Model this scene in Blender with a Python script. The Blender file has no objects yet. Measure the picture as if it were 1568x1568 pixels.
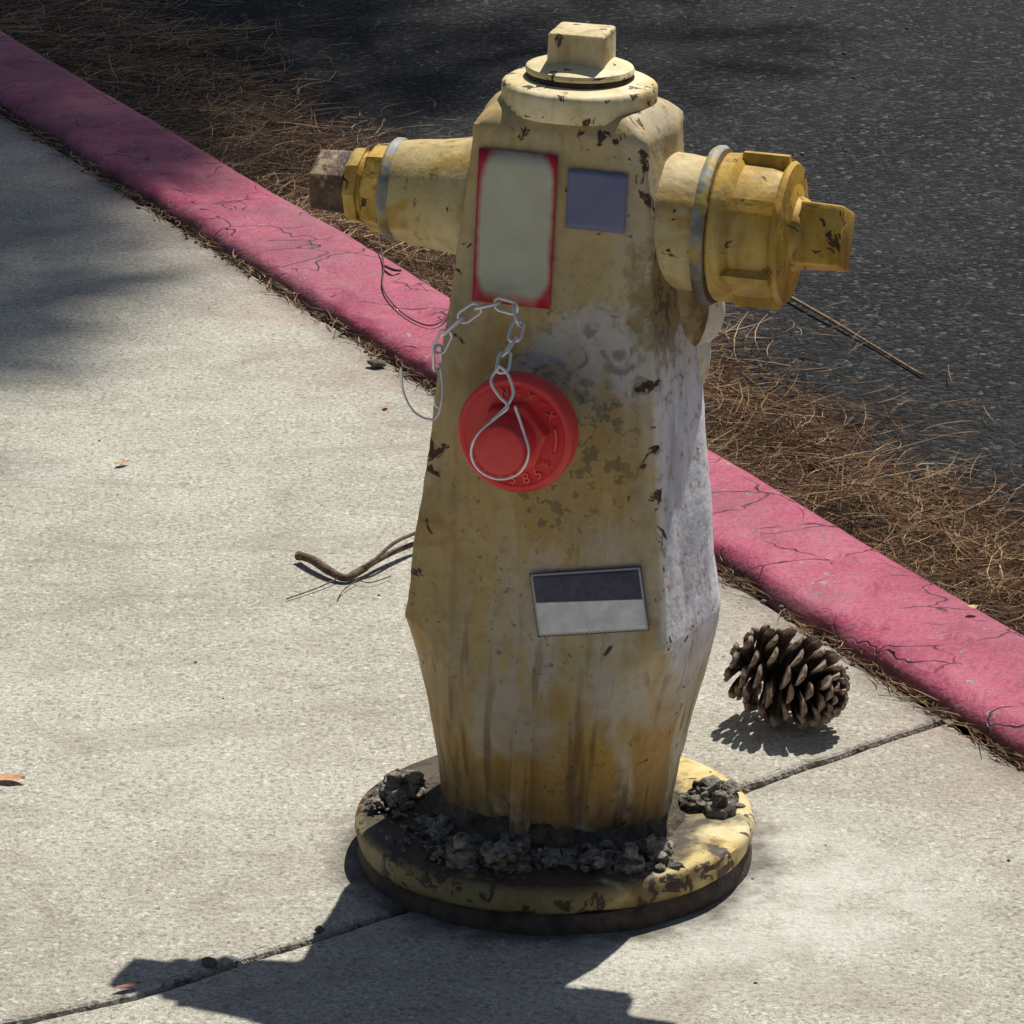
import bpy, bmesh, math, random
from mathutils import Vector, Matrix, noise as mn, Quaternion
random.seed(7)
R=math.radians
scene=bpy.context.scene
COL=scene.collection

# ------------------------------------------------------------------ helpers
def link(o,parent=None):
    COL.objects.link(o)
    if parent: o.parent=parent
    return o
def mesh(name,V,F,mat=None,parent=None,smooth=True,attrs=None,angle=None):
    me=bpy.data.meshes.new(name)
    me.from_pydata([tuple(v) for v in V],[],F); me.update()
    if attrs:
        for k,vals in attrs.items():
            a=me.attributes.new(k,'FLOAT','POINT')
            a.data.foreach_set('value',vals)
    for p in me.polygons: p.use_smooth=smooth
    if mat: me.materials.append(mat)
    if smooth and angle is not None:
        try: me.set_sharp_from_angle(angle=R(angle))
        except Exception: pass
    return link(bpy.data.objects.new(name,me),parent)
def empty(name,loc=(0,0,0)):
    e=bpy.data.objects.new(name,None); e.empty_display_size=.1; e.location=loc
    return link(e)
def frame(d,up=Vector((0,0,1))):
    d=d.normalized()
    if abs(d.dot(up))>.97: up=Vector((1,0,0))
    a=d.cross(up).normalized(); b=a.cross(d).normalized()
    return a,b
class MB:
    def __init__(s): s.V=[];s.F=[];s.A=[]
    def add(s,V,F,A=None):
        o=len(s.V); s.V+= [Vector(v) for v in V]; s.F+=[tuple(i+o for i in f) for f in F]
        s.A+= (A if A else [0.0]*len(V))
    def tube(s,pts,rad,n=8,cap=True,A=None,closed=False):
        pts=[Vector(p) for p in pts]; m=len(pts)
        if not hasattr(rad,'__len__'): rad=[rad]*m
        V=[];F=[];AA=[]
        a,b=None,None
        for i,p in enumerate(pts):
            if closed: d=pts[(i+1)%m]-pts[i-1]
            else: d=pts[min(i+1,m-1)]-pts[max(i-1,0)]
            if d.length<1e-9: d=Vector((0,0,1))
            d.normalize()
            if a is None: a,b=frame(d)
            else:
                a=(a-d*a.dot(d)).normalized(); b=d.cross(a).normalized()
            for k in range(n):
                t=2*math.pi*k/n
                V.append(p+(a*math.cos(t)+b*math.sin(t))*rad[i]); AA.append(A[i] if A else 0.0)
        for i in range(m if closed else m-1):
            for k in range(n):
                j=(i+1)%m
                F.append((i*n+k,i*n+(k+1)%n,j*n+(k+1)%n,j*n+k))
        if cap and not closed:
            F.append(tuple(range(n))[::-1]); F.append(tuple((m-1)*n+k for k in range(n)))
        s.add(V,F,AA)
    def lathe(s,prof,M,n=64,jit=0,lump=None,seed=0):
        V=[];F=[];m=len(prof)
        for (r,h) in prof:
            for k in range(n):
                t=2*math.pi*k/n
                rr=r*(1+(jit*mn.noise(Vector((math.cos(t)*3+seed,math.sin(t)*3,h*60))) if jit else 0))
                V.append(M@Vector((rr*math.cos(t),rr*math.sin(t),h)))
        for i in range(m-1):
            for k in range(n):
                F.append((i*n+k,i*n+(k+1)%n,(i+1)*n+(k+1)%n,(i+1)*n+k))
        F.append(tuple(range(n))[::-1]); F.append(tuple((m-1)*n+k for k in range(n)))
        s.add(V,F)
    def prism(s,n,r,h0,h1,M,bev=.003,rot=0,taper=1.0):
        def ring(rad,h):
            out=[]
            for k in range(n):
                t=2*math.pi*k/n+rot
                for dt in (-.06,0,.06):
                    q=rad*(.985 if dt==0 else .962)
                    out.append(M@Vector((math.cos(t+dt)*q,math.sin(t+dt)*q,h)))
            return out
        rs=[ring(r,h0),ring(r*(1+(taper-1)*.5),(h0+h1)/2),ring(r*(1+(taper-1)*.95),h1-bev),ring(r*taper-bev*.6,h1-bev*.3),ring(r*taper-bev*1.5,h1)]
        m=3*n; V=[v for q in rs for v in q]; F=[]
        for i in range(4):
            for k in range(m):
                F.append((i*m+k,i*m+(k+1)%m,(i+1)*m+(k+1)%m,(i+1)*m+k))
        F.append(tuple(range(m))[::-1]); F.append(tuple(4*m+k for k in range(m)))
        s.add(V,F)
    def rock(s,c,r,sq=.8,seed=0,sub=2,amp=.45,ax=None):
        bm=bmesh.new(); bmesh.ops.create_icosphere(bm,subdivisions=sub,radius=1)
        q=Quaternion((random.random()-.5,random.random()-.5,random.random()-.5,random.random()-.5)).normalized()
        sx,sy=random.uniform(.75,1.25),random.uniform(.75,1.25)
        if ax: q=Quaternion(); sx,sy,sq=ax; r=1
        V=[]
        for v in bm.verts:
            p=q@v.co
            k=1+amp*mn.noise(p*1.3+Vector((seed*3.1,seed,0)))+amp*.5*mn.noise(p*3.2+Vector((seed,0,seed)))
            if sub>2 and not ax: k+=amp*.22*mn.noise(p*8+Vector((seed,2,seed)))
            V.append(Vector(c)+Vector((p.x*sx*k*r,p.y*sy*k*r,p.z*sq*k*r)))
        F=[tuple(v.index for v in f.verts) for f in bm.faces]
        bm.free(); s.add(V,F)
    def obj(s,name,mat,parent=None,smooth=True,angle=None,attr=None):
        return mesh(name,s.V,s.F,mat,parent,smooth,{attr:s.A} if attr else None,angle)

# ---------------------------------------------------------- node helpers
class NT:
    def __init__(s,name):
        s.m=bpy.data.materials.new(name); s.m.use_nodes=True
        s.t=s.m.node_tree; s.b=s.t.nodes['Principled BSDF']
        s.tc=s.n('ShaderNodeTexCoord'); s.obj=s.tc.outputs['Object']
    def n(s,ty,**kw):
        x=s.t.nodes.new(ty)
        for k,v in kw.items(): setattr(x,k,v)
        return x
    def set(s,inp,v):
        if hasattr(v,'node'): s.t.links.new(v,inp)
        elif isinstance(v,(tuple,list)):
            if len(v)==3 and inp.type=='RGBA': v=(*v,1)
            inp.default_value=v
        else: inp.default_value=v
    def noise(s,scale,detail=3,rough=.55,dist=0,vec=None):
        x=s.n('ShaderNodeTexNoise'); s.set(x.inputs['Vector'],vec or s.obj)
        x.inputs['Scale'].default_value=scale
        x.inputs['Detail'].default_value=4 if detail==99 else min(detail,3 if scale<40 else 2)
        x.inputs['Roughness'].default_value=rough;x.inputs['Distortion'].default_value=dist
        return x.outputs['Fac']
    def vor(s,scale,feature='F1',vec=None,out='Distance',rnd=1):
        x=s.n('ShaderNodeTexVoronoi',feature=feature); s.set(x.inputs['Vector'],vec or s.obj)
        x.inputs['Scale'].default_value=scale; x.inputs['Randomness'].default_value=rnd
        return x.outputs[out]
    def mapping(s,scale=(1,1,1),rot=(0,0,0),loc=(0,0,0),vec=None):
        x=s.n('ShaderNodeMapping'); s.set(x.inputs['Vector'],vec or s.obj)
        x.inputs['Scale'].default_value=scale;x.inputs['Rotation'].default_value=rot;x.inputs['Location'].default_value=loc
        return x.outputs[0]
    def warp(s,vec,scale,amt):
        x=s.n('ShaderNodeTexNoise'); s.set(x.inputs['Vector'],vec); x.inputs['Scale'].default_value=scale
        x.inputs['Detail'].default_value=2
        v=s.n('ShaderNodeVectorMath',operation='MULTIPLY_ADD')
        s.set(v.inputs[0],x.outputs['Color']); v.inputs[1].default_value=(amt,)*3; s.set(v.inputs[2],vec)
        return v.outputs[0]
    def ramp(s,f,stops,interp='LINEAR'):
        x=s.n('ShaderNodeValToRGB'); s.set(x.inputs[0],f); e=x.color_ramp.elements
        x.color_ramp.interpolation=interp
        while len(e)<len(stops): e.new(.5)
        for i,(p,c) in enumerate(stops):
            e[i].position=p
            e[i].color=(c,c,c,1) if not hasattr(c,'__len__') else (*c,1)
        return x.outputs[0]
    def step(s,f,a,b):
        x=s.n('ShaderNodeMapRange'); s.set(x.inputs[0],f)
        x.inputs[1].default_value=a;x.inputs[2].default_value=b
        x.inputs[3].default_value=0;x.inputs[4].default_value=1
        x.clamp=True
        return x.outputs[0]
    def mix(s,f,a,b,mode='MIX'):
        x=s.n('ShaderNodeMix',data_type='RGBA',blend_type=mode)
        s.set(x.inputs[0],f); s.set(x.inputs[6],a); s.set(x.inputs[7],b)
        return x.outputs[2]
    def math(s,op,a,b=0,c=0,clamp=False):
        x=s.n('ShaderNodeMath',operation=op,use_clamp=clamp)
        s.set(x.inputs[0],a); s.set(x.inputs[1],b); s.set(x.inputs[2],c)
        return x.outputs[0]
    def dist(s,p,jit=0,jn=None,scale=(1,1,1)):
        v=s.mapping(loc=tuple(-a*b for a,b in zip(p,scale)),scale=scale)
        d=s.n('ShaderNodeVectorMath',operation='LENGTH'); s.set(d.inputs[0],v)
        o=d.outputs['Value']
        if jit: o=s.math('ADD',o,s.math('MULTIPLY',s.math('SUBTRACT',jn,.5),jit))
        return o
    def sep(s,vec=None):
        x=s.n('ShaderNodeSeparateXYZ'); s.set(x.inputs[0],vec or s.obj); return x.outputs
    def attr(s,name):
        x=s.n('ShaderNodeAttribute',attribute_name=name); return x.outputs['Fac']
    def bump(s,h,strength=.5,dist=.002,normal=None):
        x=s.n('ShaderNodeBump'); s.set(x.inputs['Height'],h)
        x.inputs['Strength'].default_value=strength;x.inputs['Distance'].default_value=dist
        if normal: s.set(x.inputs['Normal'],normal)
        return x.outputs[0]
    def done(s,color,rough=.6,normal=None,metal=0,spec=.5):
        s.set(s.b.inputs['Base Color'],color); s.set(s.b.inputs['Roughness'],rough)
        s.set(s.b.inputs['Metallic'],metal); s.b.inputs['Specular IOR Level'].default_value=spec
        if normal: s.set(s.b.inputs['Normal'],normal)
        return s.m

nV=Vector((.899,.438,0)).normalized(); dV=Vector((.438,-.899,0)).normalized()
def P(t,u,z=0): return nV*t+dV*u+Vector((0,0,z))
T0=.52; T1=.71; ZR=-.11
curb_rot=math.atan2(dV.y,dV.x)

# ------------------------------------------------------------------ materials
def m_concrete():
    k=NT('concrete')
    s=k.sep(); 
    t=k.math('ADD',k.math('MULTIPLY',s[0],nV.x),k.math('MULTIPLY',s[1],nV.y))
    big=k.noise(2.2,3,.6,.4); mid=k.noise(14,3,.65); fine=k.noise(150,2,.75); grit=k.noise(380,1,.6)
    c=k.ramp(big,[(.3,(.35,.33,.265)),(.5,(.435,.41,.34)),(.72,(.52,.50,.43))])
    c=k.mix(k.math('MULTIPLY',k.step(mid,.35,.68),.5),c,(.55,.53,.47))
    c=k.mix(.8,c,k.ramp(fine,[(.3,.50),(.5,.95),(.72,1.25)]),'MULTIPLY')
    c=k.mix(.5,c,k.ramp(grit,[(.32,.45),(.5,1.0),(.66,1.3)]),'MULTIPLY')
    vc=k.vor(240,out='Color'); sv=k.n('ShaderNodeSeparateColor'); k.set(sv.inputs[0],vc)
    c=k.mix(k.math('MULTIPLY',k.step(sv.outputs[0],.9,.97),.5),c,(.13,.12,.11))
    c=k.mix(k.math('MULTIPLY',k.step(sv.outputs[1],.92,.97),.5),c,(.72,.70,.66))
    st=k.step(k.noise(5,3,.7,1.2,vec=k.mapping(rot=(0,0,curb_rot),scale=(1,2.2,1))),.48,.70)
    c=k.mix(k.math('MULTIPLY',st,.42),c,(.25,.22,.17))
    near=k.step(t,T0-.20,T0-.005)
    g=k.math('MULTIPLY',near,k.step(k.noise(7,3,.65,vec=k.mapping(rot=(0,0,-curb_rot),scale=(.5,1,1))),.36,.60))
    c=k.mix(k.math('MULTIPLY',g,.5),c,(.36,.24,.21))
    ed=k.math('MULTIPLY',k.step(t,T0-.06,T0),k.step(mid,.36,.56))
    c=k.mix(k.math('MULTIPLY',ed,.8),c,(.10,.075,.055))
    pt=k.math('MULTIPLY',k.step(k.dist((.19,-.15,0)),.26,.10),k.step(mid,.30,.55))
    c=k.mix(k.math('MULTIPLY',pt,.55),c,(.64,.63,.58))
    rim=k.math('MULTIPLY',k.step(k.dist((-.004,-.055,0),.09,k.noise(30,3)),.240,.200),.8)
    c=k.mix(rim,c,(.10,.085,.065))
    h=k.math('ADD',fine,k.math('MULTIPLY',grit,.25))
    n1=k.bump(h,.75,.003)
    return k.done(c,.93,n1,spec=.2)
def m_asphalt():
    k=NT('asphalt')
    v=k.n('ShaderNodeTexVoronoi'); k.set(v.inputs['Vector'],k.obj); v.inputs['Scale'].default_value=110
    vc=v.outputs['Color']; vd=v.outputs['Distance']; sv=k.n('ShaderNodeSeparateColor'); k.set(sv.inputs[0],vc)
    base=k.ramp(k.noise(2.0,3,.6),[(.3,(.013,.013,.014)),(.7,(.024,.024,.025))])
    c=k.mix(k.step(sv.outputs[0],.55,1.0),base,(.060,.060,.062))
    c=k.mix(k.math('MULTIPLY',k.step(sv.outputs[1],.94,.98),.6),c,(.17,.17,.17))
    f=k.noise(230,2,.7)
    c=k.mix(.85,c,k.ramp(f,[(.35,.25),(.55,1.0),(.7,1.5)]),'MULTIPLY')
    c=k.mix(k.math('MULTIPLY',k.step(k.noise(4,3,.65),.55,.75),.18),c,(.08,.075,.07))
    h=k.math('SUBTRACT',k.math('MULTIPLY',f,.5),k.math('MULTIPLY',vd,.9))
    return k.done(c,.9,k.bump(h,1.0,.008),spec=.2)
def m_curb():
    k=NT('curb_paint')
    big=k.noise(5,3,.6); fine=k.noise(130,2,.65); mid=k.noise(28,3,.65)
    c=k.ramp(big,[(.3,(.27,.034,.075)),(.5,(.37,.055,.112)),(.72,(.45,.10,.165))])
    c=k.mix(k.math('MULTIPLY',k.step(mid,.5,.72),.45),c,(.48,.18,.235))
    w=k.warp(k.mapping(rot=(0,0,-curb_rot),scale=(1,1.6,1)),11,.10)
    cr=k.vor(8,'DISTANCE_TO_EDGE',vec=w)
    crk=k.math('MULTIPLY',k.step(cr,.016,.004),k.step(k.noise(7,2,.6,vec=k.mapping(loc=(3,1,0))),.47,.54))
    chip=k.step(k.math('ADD',k.noise(50,99,.65,.5),k.math('MULTIPLY',big,.12)),.700,.715)
    pits=k.step(fine,.66,.70)
    c=k.mix(.6,c,k.ramp(fine,[(.3,.55),(.5,1.0),(.7,1.25)]),'MULTIPLY')
    c=k.mix(k.math('MULTIPLY',chip,.8),c,(.34,.28,.25))
    c=k.mix(k.math('MAXIMUM',crk,k.math('MULTIPLY',pits,.6)),c,(.06,.02,.03))
    z=k.sep()[2]
    low=k.math('MULTIPLY',k.step(z,.017,.002),k.step(mid,.3,.46))
    c=k.mix(k.math('MULTIPLY',low,.9),c,(.10,.045,.045))
    tr=k.math('MULTIPLY',k.step(k.noise(3.1,3,.6,vec=k.mapping(loc=(5,2,0))),.46,.68),.55)
    c=k.mix(tr,c,(.24,.11,.13))
    h=k.math('SUBTRACT',k.math('ADD',k.math('MULTIPLY',fine,.5),mid),k.math('MULTIPLY',crk,1.3))
    h=k.math('SUBTRACT',h,k.math('MULTIPLY',chip,.4))
    return k.done(c,k.ramp(mid,[(.3,.5),(.7,.75)]),k.bump(h,.8,.004),spec=.4)
def m_dirt():
    k=NT('dirt'); c=k.ramp(k.noise(60,2,.7),[(.3,(.025,.018,.012)),(.7,(.10,.07,.045))])
    return k.done(c,.95,k.bump(k.noise(150,2,.7),1,.004),spec=.1)
def m_hyd(name,A,B,C,grime=True,chips=.66,body=False,metal_dark=(.035,.022,.015),cs=38,extra=None,stain=.0,under=0):
    k=NT(name); s=k.sep(); z=s[2]
    n1=k.noise(11,3,.62,.6); n2=k.noise(5.5,3,.6,.3,vec=k.mapping(loc=(2,5,1),scale=(1.3,1.3,.7)))
    run=k.noise(26,3,.6,.3,vec=k.mapping(scale=(1.4,1.4,.22),loc=(1,3,0)))
    sm=k.noise(75,2,.7)
    c=k.mix(k.step(n2,.44,.62),A,C)
    c=k.mix(k.math('MULTIPLY',k.step(run,.5,.68),.55),c,k.mix(.5,A,C))
    och=k.math('MULTIPLY',k.step(n1,.54,.60),k.step(n2,.62,.48))
    c=k.mix(k.math('MULTIPLY',och,.7),c,B)
    if stain:
        c=k.mix(k.math('MULTIPLY',k.step(k.noise(20,3,.65,.5,vec=k.mapping(scale=(1.6,1.6,.30),loc=(8,3,2))),.48,.66),stain),c,(.22,.13,.035))
    if body:
        mk=k.math('MULTIPLY',k.step(z,.40,.30),k.step(k.math('ADD',k.math('MULTIPLY',run,.6),k.math('MULTIPLY',n1,.4)),.44,.54))
        mk=k.math('MULTIPLY',mk,k.step(s[0],-.13,.02))
        c=k.mix(k.math('MULTIPLY',mk,.75),c,(.50,.46,.41))
        mk=k.math('MULTIPLY',k.step(k.math('ADD',n1,k.math('MULTIPLY',s[0],1.2)),.50,.64),.55)
        c=k.mix(mk,c,(.49,.44,.36))
        lo=k.math('MULTIPLY',k.step(k.math('ADD',z,k.math('MULTIPLY',n1,.16)),.31,.23),k.step(k.noise(8,3,.6,1.0,vec=k.mapping(scale=(1,1,.45),loc=(4,4,4))),.41,.49))
        c=k.mix(k.math('MULTIPLY',lo,.88),c,k.mix(k.step(sm,.45,.6),B,(.30,.15,.02)))
        # chalk-white flank
        sx=k.step(k.math('ADD',s[0],k.math('MULTIPLY',z,.10)),.153,.161)
        sx=k.math('MULTIPLY',sx,k.step(z,.62,.5))
        sx=k.math('MULTIPLY',sx,k.step(z,.20,.28))
        c=k.mix(k.math('MULTIPLY',sx,k.step(sm,.28,.42)),c,k.mix(k.step(run,.42,.55),(.62,.62,.68),(.80,.80,.84)))
        hal=k.math('MULTIPLY',k.step(k.dist((.045,-.085,.535),.12,n1,(1,1,1.3)),.085,.055),.85)
        c=k.mix(hal,c,k.mix(k.step(k.noise(40,2,.6,1.0),.56,.62),(.52,.50,.49),(.24,.24,.24)))
        hal=k.math('MULTIPLY',k.step(k.dist((.028,-.09,.450),.16,run,(1,1,.75)),.082,.05),.7)
        c=k.mix(hal,c,k.mix(k.step(sm,.54,.60),(.40,.27,.08),(.10,.075,.025)))
        hal=k.math('MULTIPLY',k.step(k.dist((.115,-.05,.60),.10,sm,(1,1,.8)),.060,.030),.85)
        c=k.mix(hal,c,k.mix(k.step(sm,.46,.54),(.30,.21,.07),(.05,.04,.02)))
        # long thin drips running down from the mid-height ledge
        dr=k.noise(52,2,.6,.2,vec=k.mapping(scale=(1.3,1.3,.07),loc=(2,6,1)))
        dm=k.math('MULTIPLY',k.step(dr,.57,.66),k.step(k.math('ADD',z,k.math('MULTIPLY',n1,.2)),.42,.26))
        c=k.mix(k.math('MULTIPLY',dm,.7),c,(.13,.075,.025))
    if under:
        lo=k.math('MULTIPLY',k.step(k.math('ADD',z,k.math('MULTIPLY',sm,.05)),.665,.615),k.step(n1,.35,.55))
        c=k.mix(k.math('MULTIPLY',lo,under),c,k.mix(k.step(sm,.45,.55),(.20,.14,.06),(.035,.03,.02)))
    c=k.mix(.4,c,k.ramp(sm,[(.3,.65),(.5,1),(.7,1.15)]),'MULTIPLY')
    sp=k.math('MULTIPLY',k.step(k.noise(120,2,.75),.62,.68),k.step(n2,.5,.42))
    c=k.mix(k.math('MULTIPLY',sp,.6),c,(.10,.08,.04))
    wear=k.attr('wear')
    cn=k.math('ADD',k.noise(cs,99,.66,.9),k.math('MULTIPLY',wear,.12))
    chip=k.step(cn,chips,chips+.010)
    rim=k.step(cn,chips-.04,chips)
    c=k.mix(k.math('MULTIPLY',rim,.5),c,(.25,.14,.05))
    rust=k.ramp(sm,[(.35,metal_dark),(.65,(.10,.05,.03))])
    c=k.mix(chip,c,rust)
    dots=k.step(k.vor(36,rnd=1,vec=k.warp(k.obj,45,.03)),.10,.07)
    dots=k.math('MULTIPLY',dots,k.step(n1,.58,.61))
    c=k.mix(dots,c,(.06,.04,.025))
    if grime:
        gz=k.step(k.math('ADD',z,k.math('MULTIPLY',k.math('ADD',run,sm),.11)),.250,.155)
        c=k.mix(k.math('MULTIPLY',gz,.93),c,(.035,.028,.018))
    if extra: c=extra(k,c,sm,n1)
    h=k.math('SUBTRACT',k.math('ADD',k.math('MULTIPLY',n1,.8),k.math('MULTIPLY',sm,.35)),k.math('MULTIPLY',chip,.5))
    r=k.ramp(run,[(.3,.48),(.7,.75)])
    return k.done(c,r,k.bump(h,.85,.003),spec=.38)
def m_simple(name,c0,c1,scale=60,rough=.5,b=.3,bd=.001,metal=0,spec=.5,dark=None):
    k=NT(name); f=k.noise(scale,3,.65)
    c=k.ramp(f,[(.32,c0),(.68,c1)])
    if dark: c=k.mix(k.step(k.noise(scale*.6,2,.7,vec=k.mapping(loc=(3,3,3))),.56,.62),c,dark)
    return k.done(c,rough,k.bump(k.noise(scale*3,2,.7),b,bd),metal,spec)
def m_island(name,stops,rough=.75,spec=.3,var=True):
    k=NT(name); g=k.n('ShaderNodeNewGeometry')
    c=k.ramp(g.outputs['Random Per Island'],stops)
    if var: c=k.mix(.6,c,k.ramp(k.noise(5,2),[(.3,.5),(.7,1.35)]),'MULTIPLY')
    return k.done(c,rough,spec=spec)
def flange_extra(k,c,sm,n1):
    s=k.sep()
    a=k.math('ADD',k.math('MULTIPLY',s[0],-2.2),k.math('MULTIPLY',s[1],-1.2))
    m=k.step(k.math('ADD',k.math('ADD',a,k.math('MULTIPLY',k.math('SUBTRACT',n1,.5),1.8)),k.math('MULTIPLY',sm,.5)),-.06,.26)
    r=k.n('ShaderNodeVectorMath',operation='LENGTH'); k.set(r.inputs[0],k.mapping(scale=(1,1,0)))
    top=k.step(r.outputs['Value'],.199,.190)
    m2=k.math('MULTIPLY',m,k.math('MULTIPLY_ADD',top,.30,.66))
    c=k.mix(m2,c,(.050,.040,.026))  # left and front darkened: grime plus the hydrant's shadow painted into the colour
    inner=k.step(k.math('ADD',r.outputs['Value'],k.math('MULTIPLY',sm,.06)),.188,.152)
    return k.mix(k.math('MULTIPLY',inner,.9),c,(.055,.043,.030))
def gasket_extra():
    k=NT('grey_gasket'); z=k.sep()[2]; f=k.noise(45,3,.65)
    c=k.ramp(f,[(.32,(.16,.16,.15)),(.68,(.36,.36,.33))])
    c=k.mix(k.step(k.noise(30,2,.7,vec=k.mapping(loc=(3,3,3))),.52,.58),c,(.42,.30,.07))
    c=k.mix(k.math('MULTIPLY',k.step(k.math('ADD',z,k.math('MULTIPLY',f,.06)),.69,.65),.85),c,(.07,.055,.04))
    return k.done(c,.6,k.bump(f,.6,.003))

CONC=m_concrete(); ASPH=m_asphalt(); CURB=m_curb(); DIRT=m_dirt()
BODY=m_hyd('body_paint',(.47,.345,.145),(.43,.24,.03),(.52,.42,.24),body=True,chips=.705,cs=40,stain=.4)
YEL=m_hyd('yellow_paint',(.70,.57,.29),(.54,.33,.05),(.80,.71,.46),grime=False,chips=.665,cs=44,stain=.2)
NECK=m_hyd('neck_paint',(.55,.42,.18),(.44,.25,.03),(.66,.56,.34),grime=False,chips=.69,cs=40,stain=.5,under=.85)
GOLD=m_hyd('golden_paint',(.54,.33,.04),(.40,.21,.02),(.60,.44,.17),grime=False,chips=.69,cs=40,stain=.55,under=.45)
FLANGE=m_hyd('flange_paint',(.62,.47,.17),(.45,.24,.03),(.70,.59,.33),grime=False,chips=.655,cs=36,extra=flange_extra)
BROWN=m_simple('rusty_brown',(.035,.016,.010),(.16,.08,.04),70,.6,.6,.002,dark=(.30,.22,.13))
GREY=gasket_extra()
DARKIRON=m_simple('dark_iron',(.03,.022,.018),(.10,.065,.045),50,.75,.8,.003)
RED=m_simple('red_plastic',(.66,.030,.036),(.78,.060,.062),25,.36,.25,.0008)
REDTXT=m_simple('red_plastic_lettering',(.84,.12,.10),(.88,.15,.13),25,.33,.1,.0005)
STEEL=m_simple('galvanised_wire',(.75,.76,.77),(.88,.88,.89),200,.33,.2,.0003,metal=.5)
CRUMB=m_simple('mortar_crumbs',(.055,.044,.034),(.33,.30,.25),90,.95,1.0,.003,dark=(.055,.042,.030))

# ------------------------------------------------------------------ setting
prof=[(-400,-.02),(-3.2,-.02),(-2.2,-.02),(.1,-.03),(.45,-.14),(400,-.14)]
V=[];F=[]
us=[-400,-20,-8,8,20,400]
for t,z in prof:
    for u in us: V.append(P(t,u,z))
for i in range(len(prof)-1):
    for j in range(len(us)-1):
        a=i*len(us)+j; F.append((a,a+len(us),a+len(us)+1,a+1))
k=NT('earth'); c=k.ramp(k.noise(3,3,.7),[(.3,(.09,.075,.05)),(.7,(.20,.17,.11))]); EARTH=k.done(c,.95,k.bump(k.noise(40,2,.7),.8,.01))
mesh('ground',V,F,EARTH,smooth=False)
V=[];F=[]
ts=[.60+.04*i for i in range(90)]+[5,7,9]; uu=[-60,-20,-9]+[-8+.08*i for i in range(120)]+[3,10,60]
for t in ts:
    for u in uu: V.append(P(t,u,ZR+.003*mn.noise(Vector((t*3,u*3,0)))+.012*min(1,max(0,t-.7))))
for i in range(len(ts)-1):
    for j in range(len(uu)-1):
        a=i*len(uu)+j; F.append((a,a+len(uu),a+len(uu)+1,a+1))
mesh('road',V,F,ASPH)

walk=empty('sidewalk')
J=[(.452,.322),(.33,.225),(.209,.12),(.10,.02),(0,-.07),(-.12,-.165),(-.25,-.27),(-.401,-.384),(-.52,-.45),(-.9,-.66),(-1.6,-1.02),(-2.4,-1.42)]
def resample(pts,step):
    out=[]
    for a,b in zip(pts[:-1],pts[1:]):
        a=Vector(a);b=Vector(b);n=max(1,int((b-a).length/step))
        for i in range(n): out.append(a.lerp(b,i/n))
    out.append(Vector(pts[-1])); return out
Jr=resample([(*p,0) for p in J],.006)
def jedge(off,seed):
    out=[]
    for i,p in enumerate(Jr):
        a=Jr[max(i-3,0)];b=Jr[min(i+3,len(Jr)-1)];d=(b-a).normalized();n=Vector((-d.y,d.x,0))
        j=.0026*mn.noise(p*70+Vector((seed,0,0)))+.010*max(0,mn.noise(p*17+Vector((seed,3,0)))-.15)
        w=.005*mn.noise(p*9+Vector((4,4,0)))
        out.append(p+n*(off+w+(1 if off>0 else -1)*abs(j)))
    return out
def slab(name,outline):
    bm=bmesh.new(); n=len(outline)
    N=[]
    for i in range(n):
        a=outline[i-2];b=outline[(i+2)%n];t=(b-a);t.z=0;t.normalize(); N.append(Vector((-t.y,t.x,0)))
    def inset(d,z):
        return [bm.verts.new(outline[i]+N[i]*d+Vector((0,0,z))) for i in range(n)]
    r0=inset(0,-.10);r1=inset(0,-.007);r2=inset(.0015,-.003);r3=inset(.004,-.0010);r4=inset(.008,0)
    for A,B in ((r0,r1),(r1,r2),(r2,r3),(r3,r4)):
        for i in range(n):
            bm.faces.new((A[i],A[(i+1)%n],B[(i+1)%n],B[i]))
    bm.faces.new(r4)
    me=bpy.data.meshes.new(name); bmesh.ops.triangulate(bm,faces=[f for f in bm.faces if len(f.verts)>4])
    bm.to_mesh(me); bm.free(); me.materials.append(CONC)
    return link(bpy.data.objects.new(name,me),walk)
def kerb_line(u0,u1,step=.015):
    n=int(abs(u1-u0)/step); out=[]
    for i in range(n+1):
        u=u0+(u1-u0)*i/n
        out.append(P(T0-.007+.003*mn.noise(Vector((u*30,1,0)))-.014*max(0,mn.noise(Vector((u*7,4,0)))-.2),u))
    return out
jA=jedge(-.0038,1); jB=jedge(.0038,9)
uj=Jr[0].dot(dV)
far=list(reversed(jA))+kerb_line(uj-.015,-14)+[P(jA[-1].dot(nV),-14)]
slab('slab_far',far)
near=jB+[P(jB[-1].dot(nV),6)]+list(reversed(kerb_line(uj+.015,6)))
slab('slab_near',near)
mesh('joint_bed',[P(-3,-14,-.009),P(.6,-14,-.009),P(.6,6,-.009),P(-3,6,-.009)],[(3,2,1,0)],DIRT,walk)

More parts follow.
